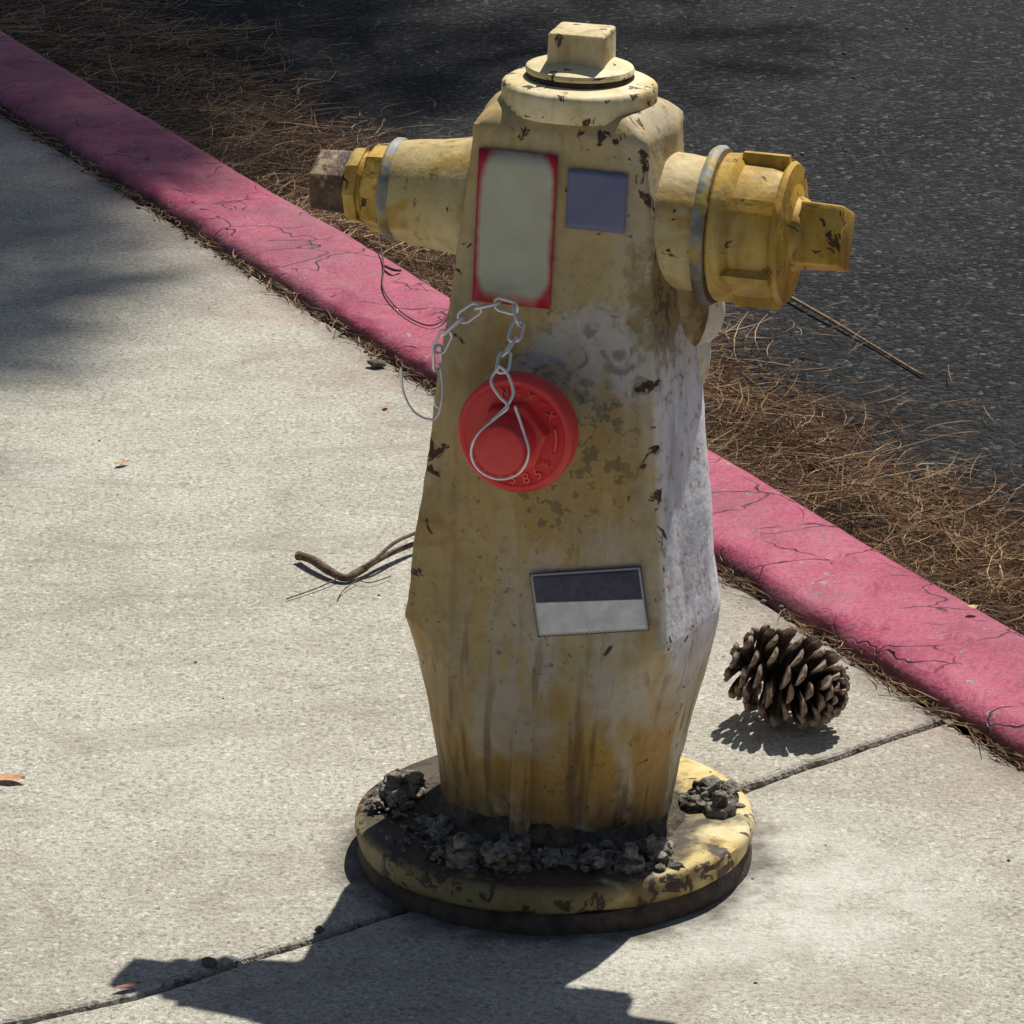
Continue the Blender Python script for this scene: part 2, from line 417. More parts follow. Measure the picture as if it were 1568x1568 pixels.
prof=[(T0+.003,-.10),(T0+.003,-.03),(T0+.003,-.004),(T0+.005,.006),(T0+.010,.013),(T0+.018,.0185),(T0+.03,.021)]
prof+=[(T0+.03+(T1-.03-T0-.03)*i/8,.022) for i in range(1,9)]
prof+=[(T1-.018,.020),(T1-.008,.014),(T1-.002,.004),(T1,-.008),(T1+.004,-.05),(T1+.008,-.13)]
V=[];F=[];np_=len(prof);nu=800
for j in range(nu+1):
    u=-8+ j*9.5/nu
    for i,(t,z) in enumerate(prof):
        q=Vector((t*20,u*9,z*20)); e=1 if 2<=i<=6 else .4
        dz=.0035*mn.noise(Vector((t*6,u*2.2,0)))+.0028*mn.noise(q)*e-.006*max(0,mn.noise(Vector((t*30,u*14,6)))-.30)*(1 if 3<=i<=16 else 0)*3
        dt=.012*max(0,mn.noise(Vector((u*6,7,0))))*e*(1 if i<8 else 0)+.004*mn.noise(q*2+Vector((5,0,0)))*e
        if i<2: dt=0;dz=0
        V.append(P(t+dt,u,z+dz))
for j in range(nu):
    for i in range(np_-1):
        a=j*np_+i; F.append((a,a+1,a+np_+1,a+np_))
mesh('curb',V,F,CURB)

NEED=m_island('dry_pine_needles',[(0,(.04,.020,.010)),(.35,(.17,.09,.045)),(.7,(.38,.23,.12)),(1,(.68,.50,.30))],.6,.35)
mb=MB()
def width_at(u): return .40+.16*mn.noise(Vector((u*1.1,0,3)))+.07*mn.noise(Vector((u*5,0,9)))+.05*max(0,-u-2)
def height(t,u):
    w=width_at(u); x=(t-T1)/w
    if x<0 or x>1.0: return ZR+.004
    return ZR+.006+.075*(1-x)**.8*(.75+.6*mn.noise(Vector((t*5,u*5,2))))*min(1,(1-x)*4)
def needle(mb,p,ang,L,w,tilt,bend,n=4):
    d=Vector((math.cos(ang),math.sin(ang),0)); s=Vector((-d.y,d.x,0))
    V=[]
    for i in range(n+1):
        x=i/n-.5
        c=p+d*(x*L)+s*(bend*(x*x*4-.3)*L)+Vector((0,0,tilt*x*L+abs(bend)*.15*L*(.25-x*x)))
        ww=w*(1-.5*abs(x)*2)
        V+= [c-s*ww*.5,c+Vector((0,0,w*.5)),c+s*ww*.5]
    F=[]
    for i in range(n):
        a=i*3; F+=[(a,a+1,a+4,a+3),(a+1,a+2,a+5,a+4)]
    mb.add(V,F)
cnt=0
while cnt<18000:
    u=random.uniform(-5.2,.55); 
    w=width_at(u); x=random.random()**1.25*1.12
    t=T1+.004+x*w
    if x>.85 and random.random()<.6: continue
    z=height(t,u)+random.random()**2*.026+.002
    ang=curb_rot+random.gauss(0,.75) if random.random()<.6 else random.uniform(0,6.28)
    needle(mb,P(t,u,z),ang,random.uniform(.06,.17),random.uniform(.0009,.002),random.uniform(-.25,.25),random.uniform(-.22,.22))
    cnt+=1
for i in range(620):
    u=random.uniform(-5,.5); t=T1+width_at(u)*1.0+abs(random.gauss(0,.12))
    needle(mb,P(t,u,ZR+.014+.012*min(1,max(0,t-.7))),random.uniform(0,6.28),random.uniform(.03,.10),.0014,0,random.uniform(-.2,.2))
for i in range(26):
    u=random.uniform(-4,.4); t=random.uniform(T1-.03,T1)
    needle(mb,P(t,u,.03),curb_rot+random.gauss(0,.4),random.uniform(.03,.07),.0012,0.0,random.uniform(-.1,.1))
for i in range(1400):
    u=random.uniform(-4.2,.5)
    if mn.noise(Vector((u*3,2,5)))<-.15 and random.random()<.7: continue
    t=T0+random.gauss(-.008,.007)
    needle(mb,P(t,u,random.uniform(0,.006)),curb_rot+random.gauss(0,.35),random.uniform(.012,.06),random.uniform(.001,.0022),random.uniform(-.1,.1),random.uniform(-.2,.2),3)
mb.obj('pine_needles',NEED,smooth=False)
V=[];F=[];nt_=26;nu=220
for i in range(nt_+1):
    for j in range(nu+1):
        u=-6+j*7/nu; t=T1-.01+i/nt_*width_at(u)*1.0
        V.append(P(t,u,height(max(t,T1),u)-.006+.010*mn.noise(Vector((t*40,u*40,0)))-(.02 if i==nt_ else 0)))
for i in range(nt_):
    for j in range(nu):
        a=i*(nu+1)+j; F.append((a,a+nu+1,a+nu+2,a+1))
mesh('leaf_litter',V,F,DIRT)

mb=MB()
for i in range(420):
    u=random.uniform(-3.6,.4); mb.rock(P(T0+random.gauss(-.009,.008),u,.001),random.uniform(.001,.004),.7,i,1)
for i in range(70):
    t=random.uniform(-1.6,.5);u=random.uniform(-2.6,.5); mb.rock(P(t,u,.0005),random.uniform(.0008,.002),.7,i,1)
for p in Jr[::2]:
    if random.random()<.6: mb.rock(p+Vector((random.gauss(0,.005),random.gauss(0,.005),-.003)),random.uniform(.001,.0038),.7,p.x*99,1)
mb.rock((-.332,-.318,.003),.0065,.8,3); mb.rock((-.232,-.245,.003),.004,.9,5)
mb.rock((-.232,1.585,.006),.011,.5,8)
for i in range(160):
    t=random.uniform(.9,3.5);u=random.uniform(-5,.5); mb.rock(P(t,u,ZR+.013),random.uniform(.002,.005),.7,i,1)
PEB=m_simple('pebble',(.07,.055,.04),(.26,.21,.16),60,.9,.8,.002)
mb.obj('pebbles',PEB)

# ------------------------------------------------------------------ hydrant
HP=empty('fire_hydrant',(-.004,-.055,0))
HP.rotation_mode='QUATERNION'
HP.rotation_quaternion=(Matrix.Rotation(R(1.5),3,'Y')@Matrix.Rotation(R(-17),3,'Z')).to_quaternion()

def rrect(a,b,rc,ns=12,na=7):
    rc=min(rc,a-1e-4,b-1e-4); pts=[];arc=[]
    cs=[(a-rc,b-rc,0),(-(a-rc),b-rc,90),(-(a-rc),-(b-rc),180),(a-rc,-(b-rc),270)]
    for q in range(4):
        cx,cy,a0=cs[q]
        for i in range(na+1):
            t=R(a0+90*i/na); pts.append((cx+rc*math.cos(t),cy+rc*math.sin(t))); arc.append(1)
        nx,ny,n0=cs[(q+1)%4]
        e=pts[-1]; t=R(n0); f=(nx+rc*math.cos(t),ny+rc*math.sin(t))
        for i in range(1,ns):
            pts.append((e[0]+(f[0]-e[0])*i/ns,e[1]+(f[1]-e[1])*i/ns)); arc.append(.25 if i in(1,ns-1) else 0)
    return pts,arc
S=[(.035,.112,.108,.107,0),(.07,.1165,.110,.109,0),(.12,.1235,.111,.107,0),(.17,.1285,.1095,.095,0),(.21,.1315,.106,.075,0),(.240,.1328,.103,.050,0),(.257,.1325,.101,.028,.1),(.265,.1315,.0997,.014,.3),(.2685,.1322,.1005,.008,.6),(.274,.1318,.1005,.0045,.5),(.285,.130,.0985,.004,.1),
   (.50,.1085,.0835,.004,0),(.742,.0847,.0662,.005,.2),(.750,.0848,.0668,.006,.8),(.7555,.0838,.0660,.007,1.0),(.760,.0805,.063,.010,.8),(.768,.0745,.057,.016,.3),(.774,.066,.050,.022,0),(.777,.058,.044,.03,0),(.779,.042,.04,.03,0)]
zs=[]
for a,b in zip(S[:-1],S[1:]):
    n=max(1,int((b[0]-a[0])/.010))
    for i in range(n):
        f=i/n; zs.append(tuple(a[q]*(1-f)+b[q]*f for q in range(5)))
zs.append(S[-1])
def bulge(z):
    if z<.14: return 0
    if z<.27: return .022*((z-.14)/.13)**1.5
    return .022-.012*(z-.27)/.5
V=[];F=[];A=[]
for (z,a,b,rc,w) in zs:
    pts,arc=rrect(a,b,rc)
    B=bulge(z); y0=.02*b/.1
    for (x,y),ar in zip(pts,arc):
        tri=max(0,1-abs(y-y0)/(b-y0 if y>y0 else b+y0))
        wx=1 if (abs(x)>a*.9 or z<.265) else 0
        if z<.265: wx=max(0,min(1,(abs(x)/a-.6)/.4)); tri=tri*tri*(3-2*tri)*.5+tri*.5
        x2=x+math.copysign(B*tri*wx,x)
        p=Vector((x2,y,z)); k_=.0026*mn.noise(p*14)+.0009*mn.noise(p*60)
        d=Vector((x,y,0)).normalized()
        edgew=ar*(1 if z>.27 else .2)*(.8)
        if ar==1 and z>.27: k_+= -.003*max(0,mn.noise(p*70))
        V.append(p+d*k_+Vector((0,0,.0016*mn.noise(p*25)+.001*mn.noise(p*70)))); A.append(min(1,max(edgew,w)))
m=len(pts)
for i in range(len(zs)-1):
    for k_ in range(m):
        F.append((i*m+k_,i*m+(k_+1)%m,(i+1)*m+(k_+1)%m,(i+1)*m+k_))
F.append(tuple((len(zs)-1)*m+k_ for k_ in range(m)))
mesh('barrel',V,F,BODY,HP,True,{'wear':A},35)

I4=Matrix.Identity(4)
tilt=Matrix.Rotation(R(-2.2),4,'Y')
def wear_by(o,fn):
    me=o.data; a=me.attributes.new('wear','FLOAT','POINT')
    a.data.foreach_set('value',[fn(v.co) for v in me.vertices])
mb=MB()
pr=[(.10,.018),(.193,.018),(.1965,.020),(.1985,.024),(.1988,.030),(.1985,.037),(.1975,.0415),(.195,.0445),(.191,.0458),(.175,.0465),(.16,.047),(.14,.047),(.10,.046)]
mb.lathe(pr,tilt,160,.018,seed=2)
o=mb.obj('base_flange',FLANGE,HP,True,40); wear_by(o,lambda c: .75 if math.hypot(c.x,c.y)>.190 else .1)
mb=MB()
mb.lathe([(.12,-.03),(.196,-.03),(.198,0),(.1965,.012),(.192,.0172),(.12,.0172)],tilt,96,.024,seed=5)
mb.obj('lower_flange',DARKIRON,HP,True,40)

mb=MB()
for i in range(6):
    t=R(17+25+60*i-30); c=Vector((.163*math.cos(t),.163*math.sin(t),.044))
    M=Matrix.Translation(c)@Matrix.Rotation(i,4,'Z')
    mb.prism(6,.017,0,.018,M); mb.lathe([(.008,.01),(.008,.028),(.006,.031)],M,16)
mb.obj('flange_bolts',CRUMB,HP,True,40)
mb=MB()
w17=R(17)
def crumb(ang,r,s,h=0):
    mb.rock((r*math.cos(ang),r*math.sin(ang),.046+s*.2+h),s,.65,random.random()*50,3 if s>.009 else (2 if s>.005 else 1),.75)
for i in range(120):
    a=R(random.uniform(205,325))+w17*.6; r=.117+abs(random.gauss(0,.014)); crumb(a,r,random.choice((.004,.006,.008,.012,.014))*random.uniform(.8,1.3))
for i in range(190):
    a=R(random.uniform(0,360)); crumb(a,random.uniform(.110,.132),random.uniform(.002,.007))
for i in range(420):
    a=R(random.uniform(170,345)); crumb(a,random.uniform(.116,.190),random.uniform(.0012,.0035))
for (ac,rc_,nn,big) in ((R(172)+w17,.165,26,.018),(R(3)+w17,.160,36,.018),(R(305)+w17,.158,30,.015),(R(248)+w17,.148,26,.017),(R(280)+w17,.146,20,.013),(R(225)+w17,.150,14,.012)):
    for i in range(nn):
        g=random.gauss(0,.10); a=ac+g; s=random.uniform(.004,big)*(1-min(.6,abs(g)*3))
        crumb(a,rc_+random.gauss(0,.010),s,random.choice((0,0,.006,.014))*(1 if abs(g)<.09 else 0))
mb.obj('mortar_crumbs',CRUMB,HP,False)
# caked mud ring the crumbs sit in
mb=MB()
V=[];F=[];nA=140;pr=[(.100,.070),(.112,.066),(.120,.058),(.130,.052),(.142,.0485),(.156,.044)]
for (r,h) in pr:
    for q in range(nA):
        t=2*math.pi*q/nA; fr=.5+.5*math.cos(t-R(-90)); 
        rr=r*(1-.07*(1-fr))*(1+.05*mn.noise(Vector((math.cos(t)*5,math.sin(t)*5,r*30)))); hh=h+(.010*fr if r<.14 else 0)*(h-.044)/.02+.004*mn.noise(Vector((math.cos(t)*16,math.sin(t)*16,r*120)))
        V.append((rr*math.cos(t),rr*math.sin(t),hh))
for i in range(len(pr)-1):
    for q in range(nA): F.append((i*nA+q,(i+1)*nA+q,(i+1)*nA+(q+1)%nA,i*nA+(q+1)%nA))
MUD=m_simple('caked_mud',(.03,.024,.017),(.13,.105,.075),70,.95,1.0,.005)
mesh('caked_mud',V,F,MUD,HP)

V=[];F=[]
zz=[.04+.012*i for i in range(15)]
for i,z in enumerate(zz):
    f=max(0,1-((z-.04)/.17)**3); pr_=.018*f; yb=-.105-.002*math.sin(z*20); w=.0105+.002*(1-f)
    for (x,y) in ((-w,0),(-w*.85,-.8),(-w*.5,-1),(w*.5,-1),(w*.85,-.8),(w,0)):
        V.append((x-.004,yb+y*pr_+ (.003 if y==0 else 0)+.0008*mn.noise(Vector((x*90,z*60,0))),z))
for i in range(len(zz)-1):
    for k_ in range(5):
        a=i*6+k_; F.append((a,a+1,a+7,a+6))
mesh('drain_rib',V,F,BODY,HP,True,{'wear':[.6]*len(V)},40)

# bonnet
mb=MB()
mb.lathe([(.05,.764),(.0718,.765),(.0738,.769),(.0735,.784),(.0728,.7885),(.0708,.7910),(.068,.7922),(.052,.795)],I4,96,.022,seed=1)
o=mb.obj('bonnet_ring',YEL,HP,True,40); wear_by(o,lambda c:.85 if math.hypot(c.x,c.y)>.068 and c.z>.784 or c.z<.772 else 0)
mb=MB()
mb.lathe([(.04,.792),(.0505,.794),(.0515,.7965),(.050,.799),(.04,.7995)],I4,80,.01,seed=3)
mb.obj('bonnet_washer',DARKIRON,HP,True,40)
mb=MB()
mb.lathe([(.04,.7995),(.0508,.8000),(.0518,.8025),(.0505,.8055),(.045,.8075),(.034,.8115),(.026,.813)],I4,80,.012,seed=4)
o=mb.obj('bonnet_cap',YEL,HP,True,40); wear_by(o,lambda c:.55 if math.hypot(c.x,c.y)>.047 else 0)
mb=MB()
mb.prism(4,.0385,.800,.8405,Matrix.Translation((0.001,0.0,0)),.002,R(45+3),.97)
o=mb.obj('operating_nut',NECK,HP,True,30); wear_by(o,lambda c:.9 if c.z>.838 else .5)

# side outlets
MX=Matrix.Rotation(R(90),4,'Y'); ML=Matrix.Rotation(R(-90),4,'Y')
ZN=.660
Rm=Matrix.Translation((0,.004,ZN+.003))@MX; Lm=Matrix.Translation((0,.004,ZN+.006))@ML
mb=MB()
mb.lathe([(.060,.060),(.066,.084),(.0665,.094),(.0645,.108),(.064,.122),(.064,.131)],Rm,72,.03,seed=7)
mb.lathe([(.060,.060),(.0645,.085),(.061,.098),(.0565,.115),(.053,.138),(.0505,.160),(.048,.176)],Lm,72,.02,seed=8)
mb.rock((.086,.018,.592),1,1,3,4,.10,(.044,.044,.075))
mb.rock((-.078,.018,.602),1,1,5,4,.10,(.040,.040,.060))
o=mb.obj('outlet_necks',NECK,HP,True,50); wear_by(o,lambda c:.2)
mb=MB()
mb.rock((.094,.050,.572),1,1,9,4,.10,(.043,.034,.055))
mb.rock((.082,.050,.520),1,1,4,4,.10,(.043,.034,.075))
PALE=m_hyd('pale_paint',(.68,.64,.55),(.50,.36,.12),(.76,.74,.68),grime=False,chips=.69,cs=44)
o=mb.obj('rear_boss',PALE,HP,True,50); wear_by(o,lambda c:.2)
mb=MB()
mb.lathe([(.06,.130),(.0745,.1305),(.076,.133),(.076,.138),(.0735,.1415),(.06,.142)],Rm,72,.014,seed=3)
mb.lathe([(.042,.174),(.0485,.175),(.050,.178),(.050,.183),(.047,.186),(.04,.187)],Lm,64,.012,seed=3)
mb.obj('outlet_gaskets',GREY,HP,True,40)
mb=MB()
mb.lathe([(.050,.142),(.0675,.1425),(.070,.145),(.0705,.157),(.067,.161),(.0635,.164),(.0625,.190),(.0605,.203),(.057,.209),(.046,.213),(.036,.216),(.034,.222),(.031,.2265),(.02,.227)],Rm,72,.014,seed=9)
def lug(M,ang,r0,r1,h0,h1,w):
    B=M@Matrix.Rotation(ang,4,'Z')
    V=[B@Vector(p) for p in ((r0,-w,h0),(r1,-w*.8,h0+.002),(r1,w*.8,h0+.002),(r0,w,h0),(r0,-w,h1),(r1,-w*.8,h1-.002),(r1,w*.8,h1-.002),(r0,w,h1))]
    mb.add(V,[(0,1,2,3),(7,6,5,4),(0,4,5,1),(1,5,6,2),(2,6,7,3)])
for q in range(6):
    lug(Rm,R(60*q+176),.058,.0735,.158,.206,.0055)
mb.lathe([(.055,.203),(.0655,.2035),(.068,.2065),(.0655,.2105),(.052,.2125)],Rm,72,.014,seed=9)
o=mb.obj('pumper_cap',GOLD,HP,True,35); wear_by(o,lambda c:.35)
mb=MB()
mb.prism(4,.041,.222,.263,Rm,.0025,R(24),.96)
o=mb.obj('pumper_cap_nut',GOLD,HP,True,30); wear_by(o,lambda c:.6 if c.x>.258 else .2)
mb=MB()
mb.prism(8,.0445,.184,.206,Lm,.003,R(12),.97)
mb.lathe([(.03,.200),(.034,.208),(.032,.216)],Lm,40)
mb.prism(8,.0385,.212,.226,Lm,.004,R(0),.97)
o=mb.obj('hose_cap',GOLD,HP,True,30); wear_by(o,lambda c:.75)
mb=MB()
mb.prism(5,.033,.226,.262,Lm,.003,R(10),.95)
mb.obj('hose_cap_nut',BROWN,HP,True,30)

# front outlet with red cap
CX,CZ=-.011,.4830
Fm=Matrix.Translation((CX,0,CZ))@Matrix.Rotation(R(90),4,'X')
mb=MB()
mb.lathe([(.066,.070),(.060,.084),(.052,.092),(.048,.100),(.047,.125)],Fm,64,.02,seed=4)
o=mb.obj('front_outlet',BODY,HP,True,50); wear_by(o,lambda c:.5)
mb=MB()
pr=[(.04,.122),(.0545,.123),(.0565,.125),(.0567,.143),(.0558,.1460),(.0535,.1478),(.050,.1480),(.0475,.1466),(.030,.1466),(.02,.1468)]
mb.lathe(pr,Fm,96)
mb.prism(6,.036,.1460,.160,Fm,.0015,R(12),.97)
mb.lathe([(.0255,.156),(.0248,.178),(.0245,.192),(.0232,.1955),(.0205,.1965),(.01,.1962)],Fm,64)
mb.obj('red_outlet_cap',RED,HP,True,30)
def txt(ch,ang,r,size):
    cu=bpy.data.curves.new('lettering','FONT'); cu.body=ch; cu.size=size; cu.extrude=.0014; cu.align_x='CENTER'; cu.align_y='CENTER'
    cu.materials.append(REDTXT)
    o=bpy.data.objects.new('cap_lettering',cu); link(o,HP)
    x=CX+r*math.cos(ang); z=CZ+r*math.sin(ang)
    o.matrix_local=Matrix.Translation((x,-.1475,z))@Matrix.Rotation(R(90),4,'X')@Matrix.Rotation(ang+R(90) if ang<0 else ang-R(90),4,'Z')
for ch,a in zip("(/VS85*",(-142,-125,-108,-90,-72,-55,-36)): txt(ch,R(a),.0425,.0140)
for ch,a in zip("X*X%N",(35,52,70,88,104)): txt(ch,R(a),.0425,.0105)
mb=MB()
mb.tube([(CX+.041*math.cos(R(a)),-.148,CZ+.041*math.sin(R(a))) for a in range(-18,20,4)],.0014,6)
mb.obj('cap_arrow',REDTXT,HP)

def smoothpath(pts,n=8):
    pts=[Vector(p) for p in pts]; out=[]
    for i in range(len(pts)-1):
        p0=pts[max(i-1,0)];p1=pts[i];p2=pts[i+1];p3=pts[min(i+2,len(pts)-1)]
        for j in range(n):
            t=j/n
            out.append(.5*((2*p1)+(-p0+p2)*t+(2*p0-5*p1+4*p2-p3)*t*t+(-p0+3*p1-3*p2+p3)*t**3))
    out.append(pts[-1]); return out
mb=MB()
bx,bz=CX,CZ
mb.tube(smoothpath([(bx-.010,-.168,bz+.073),(bx-.016,-.174,bz+.060),(bx-.006,-.180,bz+.048),(bx+.004,-.184,bz+.040),(bx-.006,-.188,bz+.029),(bx-.022,-.192,bz+.012),(bx-.0275,-.193,bz-.006),(bx-.019,-.194,bz-.0215),(bx,-.194,bz-.0278),(bx+.019,-.193,bz-.020),(bx+.0272,-.191,bz-.001),(bx+.021,-.188,bz+.018),(bx+.011,-.185,bz+.042)]),.0014,8)
mb.tube(smoothpath([(bx-.012,-.168,bz+.074),(bx-.001,-.172,bz+.068),(bx+.007,-.178,bz+.052),(bx+.001,-.184,bz+.038),(bx-.010,-.188,bz+.026)]),.0014,8)
mb.tube(smoothpath([(-.1005,-.100,.530),(-.096,-.104,.512),(-.0947,-.108,.497),(-.098,-.110,.482),(-.106,-.112,.477),(-.1215,-.112,.483),(-.1324,-.112,.502),(-.135,-.112,.526)]),.0013,8)
mb.tube(smoothpath([(-.0945,-.106,.496),(-.097,-.105,.488),(-.1025,-.104,.490),(-.104,-.103,.499)]),.0013,8)
mb.obj('cap_clip_wire',STEEL,HP)
path=smoothpath([(bx-.008,-.166,bz+.066),(-.022,-.150,.562),(-.018,-.130,.572),(-.0195,-.112,.585),(-.027,-.100,.5925),(-.0538,-.097,.5935),(-.0768,-.098,.579),(-.0908,-.101,.565),(-.1015,-.103,.547),(-.1015,-.104,.527)],14)
L=[0]
for a,b in zip(path[:-1],path[1:]): L.append(L[-1]+(b-a).length)
def at(s):
    for i in range(len(L)-1):
        if L[i+1]>=s: return path[i].lerp(path[i+1],(s-L[i])/max(1e-6,L[i+1]-L[i]))
    return path[-1]
mb=MB(); ll=.0245; wd=.0062; s_=0; q=0
while s_+ll<L[-1]+.010:
    a=at(s_);b=at(min(L[-1],s_+ll)); c=(a+b)/2; d=(b-a).normalized(); e1,e2=frame(d,Vector((0,1,0)))
    th=R(12+(q%2)*66+random.uniform(-12,12)); w=e1*math.cos(th)+e2*math.sin(th)
    pts=[]; hl=ll*.5
    for i in range(22):
        t=2*math.pi*(i+.5)/22
        cx=math.cos(t);sy=math.sin(t)
        pts.append(c+d*((hl-wd)*(1 if cx>0 else -1)+wd*cx)+w*wd*sy)
    mb.tube(pts,.0016,6,closed=True)
    s_+=ll-.0045; q+=1
mb.obj('cap_chain',STEEL,HP)

def facey(z): return -(.0985+(z-.285)/(.745-.285)*(.066-.0985))
def label(name,x0,x1,z0,z1,mat,off=.0035,rot=0):
    V=[];F=[];UV=[];n=10;cx=(x0+x1)/2;cz=(z0+z1)/2
    for j in range(n+1):
        for i in range(n+1):
            x=x0+(x1-x0)*i/n-cx; z=z0+(z1-z0)*j/n-cz
            X=cx+x*math.cos(rot)-z*math.sin(rot); Z=cz+x*math.sin(rot)+z*math.cos(rot)
            V.append((X,facey(Z)-off,Z)); UV.append((i/n,j/n))
    for j in range(n):
        for i in range(n):
            a=j*(n+1)+i; F.append((a,a+1,a+n+2,a+n+1))
    o=mesh(name,V,F,mat,HP)
    uv=o.data.uv_layers.new(name='UVMap')
    for lp in o.data.loops: uv.data[lp.index].uv=UV[lp.vertex_index]
    sm=o.modifiers.new('t','SOLIDIFY'); sm.thickness=.0006; sm.offset=-1
    return o
def box_mask(k,cx,cy,hx,hy,soft,rad=.1,w=0):
    uv=k.tc.outputs['UV']; s=k.sep(uv)
    dx=k.math('MAXIMUM',k.math('SUBTRACT',k.math('ABSOLUTE',k.math('SUBTRACT',s[0],cx)),hx-rad),0)
    dy=k.math('MAXIMUM',k.math('SUBTRACT',k.math('ABSOLUTE',k.math('SUBTRACT',s[1],cy)),hy-rad),0)
    d=k.math('SQRT',k.math('ADD',k.math('MULTIPLY',dx,dx),k.math('MULTIPLY',dy,dy)))
    if w: d=k.math('ADD',d,k.math('MULTIPLY',k.math('SUBTRACT',k.noise(40,3),.5),w))
    return k.step(d,rad+soft,rad-soft)
k=NT('hazard_label')
c=k.mix(box_mask(k,.5,.515,.455,.475,.035,.2,.10),(.45,.012,.035),k.ramp(k.noise(30,3),[(.3,(.45,.45,.34)),(.7,(.52,.52,.41))]))
LAB=k.done(c,.45,k.bump(k.noise(25,3),.3,.002))
label('red_bordered_label',-.076,.001,.589,.735,LAB)
k=NT('blue_label')
c=k.ramp(k.noise(25,3),[(.3,(.13,.145,.27)),(.7,(.18,.195,.33))])
LB=k.done(c,.5,k.bump(k.noise(25,3),.3,.002))
label('blue_label',.0115,.069,.668,.724,LB)
k=NT('reflective_sticker')
s=k.sep(k.tc.outputs['UV'])
top=k.step(k.math('ADD',s[1],k.math('MULTIPLY',s[0],.05)),.53,.545)
c=k.mix(top,k.ramp(k.noise(60,3,.7),[(.3,(.60,.60,.61)),(.7,(.82,.82,.84))]),k.ramp(k.noise(90,3,.7),[(.35,(.022,.024,.06)),(.7,(.055,.06,.11))]))
inn=box_mask(k,.5,.5,.475,.455,.006,.02)
edge=box_mask(k,.5,.5,.492,.485,.006,.02)
dash=k.math('GREATER_THAN',k.math('FRACT',k.math('MULTIPLY',k.math('ADD',s[0],s[1]),26)),.3)
c=k.mix(inn,k.mix(dash,(.10,.10,.13),(.62,.62,.62)),c)
c=k.mix(edge,(.05,.05,.07),c)
LS=k.done(c,.4,k.bump(k.noise(60,3),.3,.001))
label('reflective_sticker',-.0015,.110,.2785,.3415,LS,.0042,R(11))

# ------------------------------------------------------------------ pine cone
mb=MB(); ax=.118; N=88
for i in range(N):
    h=(i+.5)/N; ang=i*R(137.508)
    pf=math.sin(math.pi*min(1,(h*.84+.12)))**.75
    core=.011*(1-h)+.003
    Ls=.040*pf+.007
    el=R(-20+66*h+random.uniform(-8,8))
    rad=Vector((math.cos(ang),math.sin(ang),0)); axv=Vector((0,0,1)); side=axv.cross(rad)
    p=rad*core*.5+axv*(h*ax*.86)
    m_=7; n_=10; V=[];F=[];A=[]
    cur=el; wk=random.uniform(.85,1.15)
    for j in range(m_+1):
        f=j/m_
        d=rad*math.cos(cur)+axv*math.sin(cur); nn=-rad*math.sin(cur)+axv*math.cos(cur)
        wv=(.0035+.0085*pf*math.sin(min(1,f*1.12)*math.pi*.5)) if f<.9 else .0085*pf
        wv*=wk
        if f==1: wv*=.6
        th=.0010+.0028*f**2 if f<.98 else .0014
        for q in range(n_):
            t=2*math.pi*q/n_
            V.append(p+side*wv*math.cos(t)+nn*(th*math.sin(t)-.0028*f*(math.cos(t)**2))); A.append(f)
        p=p+d*(Ls/m_); cur+=R(4.5)
    for j in range(m_):
        for q in range(n_):
            F.append((j*n_+q,j*n_+(q+1)%n_,(j+1)*n_+(q+1)%n_,(j+1)*n_+q))
    F.append(tuple(range(n_))[::-1]);F.append(tuple(m_*n_+q for q in range(n_)))
    mb.add(V,F,A)
mb.tube([(0,0,-.006),(0,0,.05),(0,0,.10)],[.012,.010,.004],12,A=[0,0,0])
k=NT('pine_cone_scales')
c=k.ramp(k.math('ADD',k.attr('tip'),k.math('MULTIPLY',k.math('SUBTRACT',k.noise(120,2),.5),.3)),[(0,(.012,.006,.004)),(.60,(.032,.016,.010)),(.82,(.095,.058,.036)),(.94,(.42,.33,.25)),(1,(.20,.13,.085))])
CONE=k.done(c,.7,k.bump(k.noise(300,2,.7),.5,.001))
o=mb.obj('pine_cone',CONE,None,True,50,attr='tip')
d=Vector((.80,-.56,-.14)).normalized()
o.rotation_mode='QUATERNION'; o.rotation_quaternion=d.to_track_quat('Z','Y')
o.location=Vector((.251,.285,.053))-d*.058
o.scale=(1.10,1.10,1.10)

# ------------------------------------------------------------------ twigs, leaves, stem
BARK=m_simple('twig_bark',(.05,.028,.016),(.19,.12,.075),120,.85,.8,.001)
mb=MB()
mb.tube(smoothpath([(-.302,.800,.008),(-.285,.775,.012),(-.262,.742,.009),(-.243,.728,.006),(-.225,.745,.010),(-.20,.785,.012),(-.165,.83,.012),(-.12,.87,.008)],6),[.0062,.0058]+[.0054]*11+[.0048]*13+[.0036]*10+[.003]*7,8)
mb.tube(smoothpath([(-.236,.735,.009),(-.21,.758,.018),(-.185,.80,.026),(-.15,.85,.024)],6),.0022,6)
mb.tube(smoothpath([(-.25,.73,.006),(-.275,.70,.004),(-.31,.665,.003)],5),.0009,5)
mb.tube(smoothpath([(-.23,.72,.006),(-.245,.69,.004),(-.25,.665,.003)],5),.0007,5)
mb.tube(smoothpath([(-.236,.73,.006),(-.215,.715,.005),(-.19,.74,.004)],5),.0007,5)
mb.obj('twig',BARK)
mb=MB()
zr=ZR+.013
mb.tube(smoothpath([(.35,2.33,zr),(.40,2.21,zr+.002),(.46,2.07,zr+.001),(.545,1.86,zr)],6),[.0028]*12+[.002]*7,7)
mb.obj('twig',m_simple('dry_twig_bark',(.13,.08,.045),(.32,.22,.13),120,.85,.8,.001))
mb=MB()
mb.tube(smoothpath([(-.262,2.34,.03),(-.245,2.12,.034),(-.235,2.0,.028),(-.232,1.88,.026),(-.20,1.76,.025),(-.16,1.70,.026),(-.135,1.76,.030),(-.13,1.90,.04)],8),.0012,6)
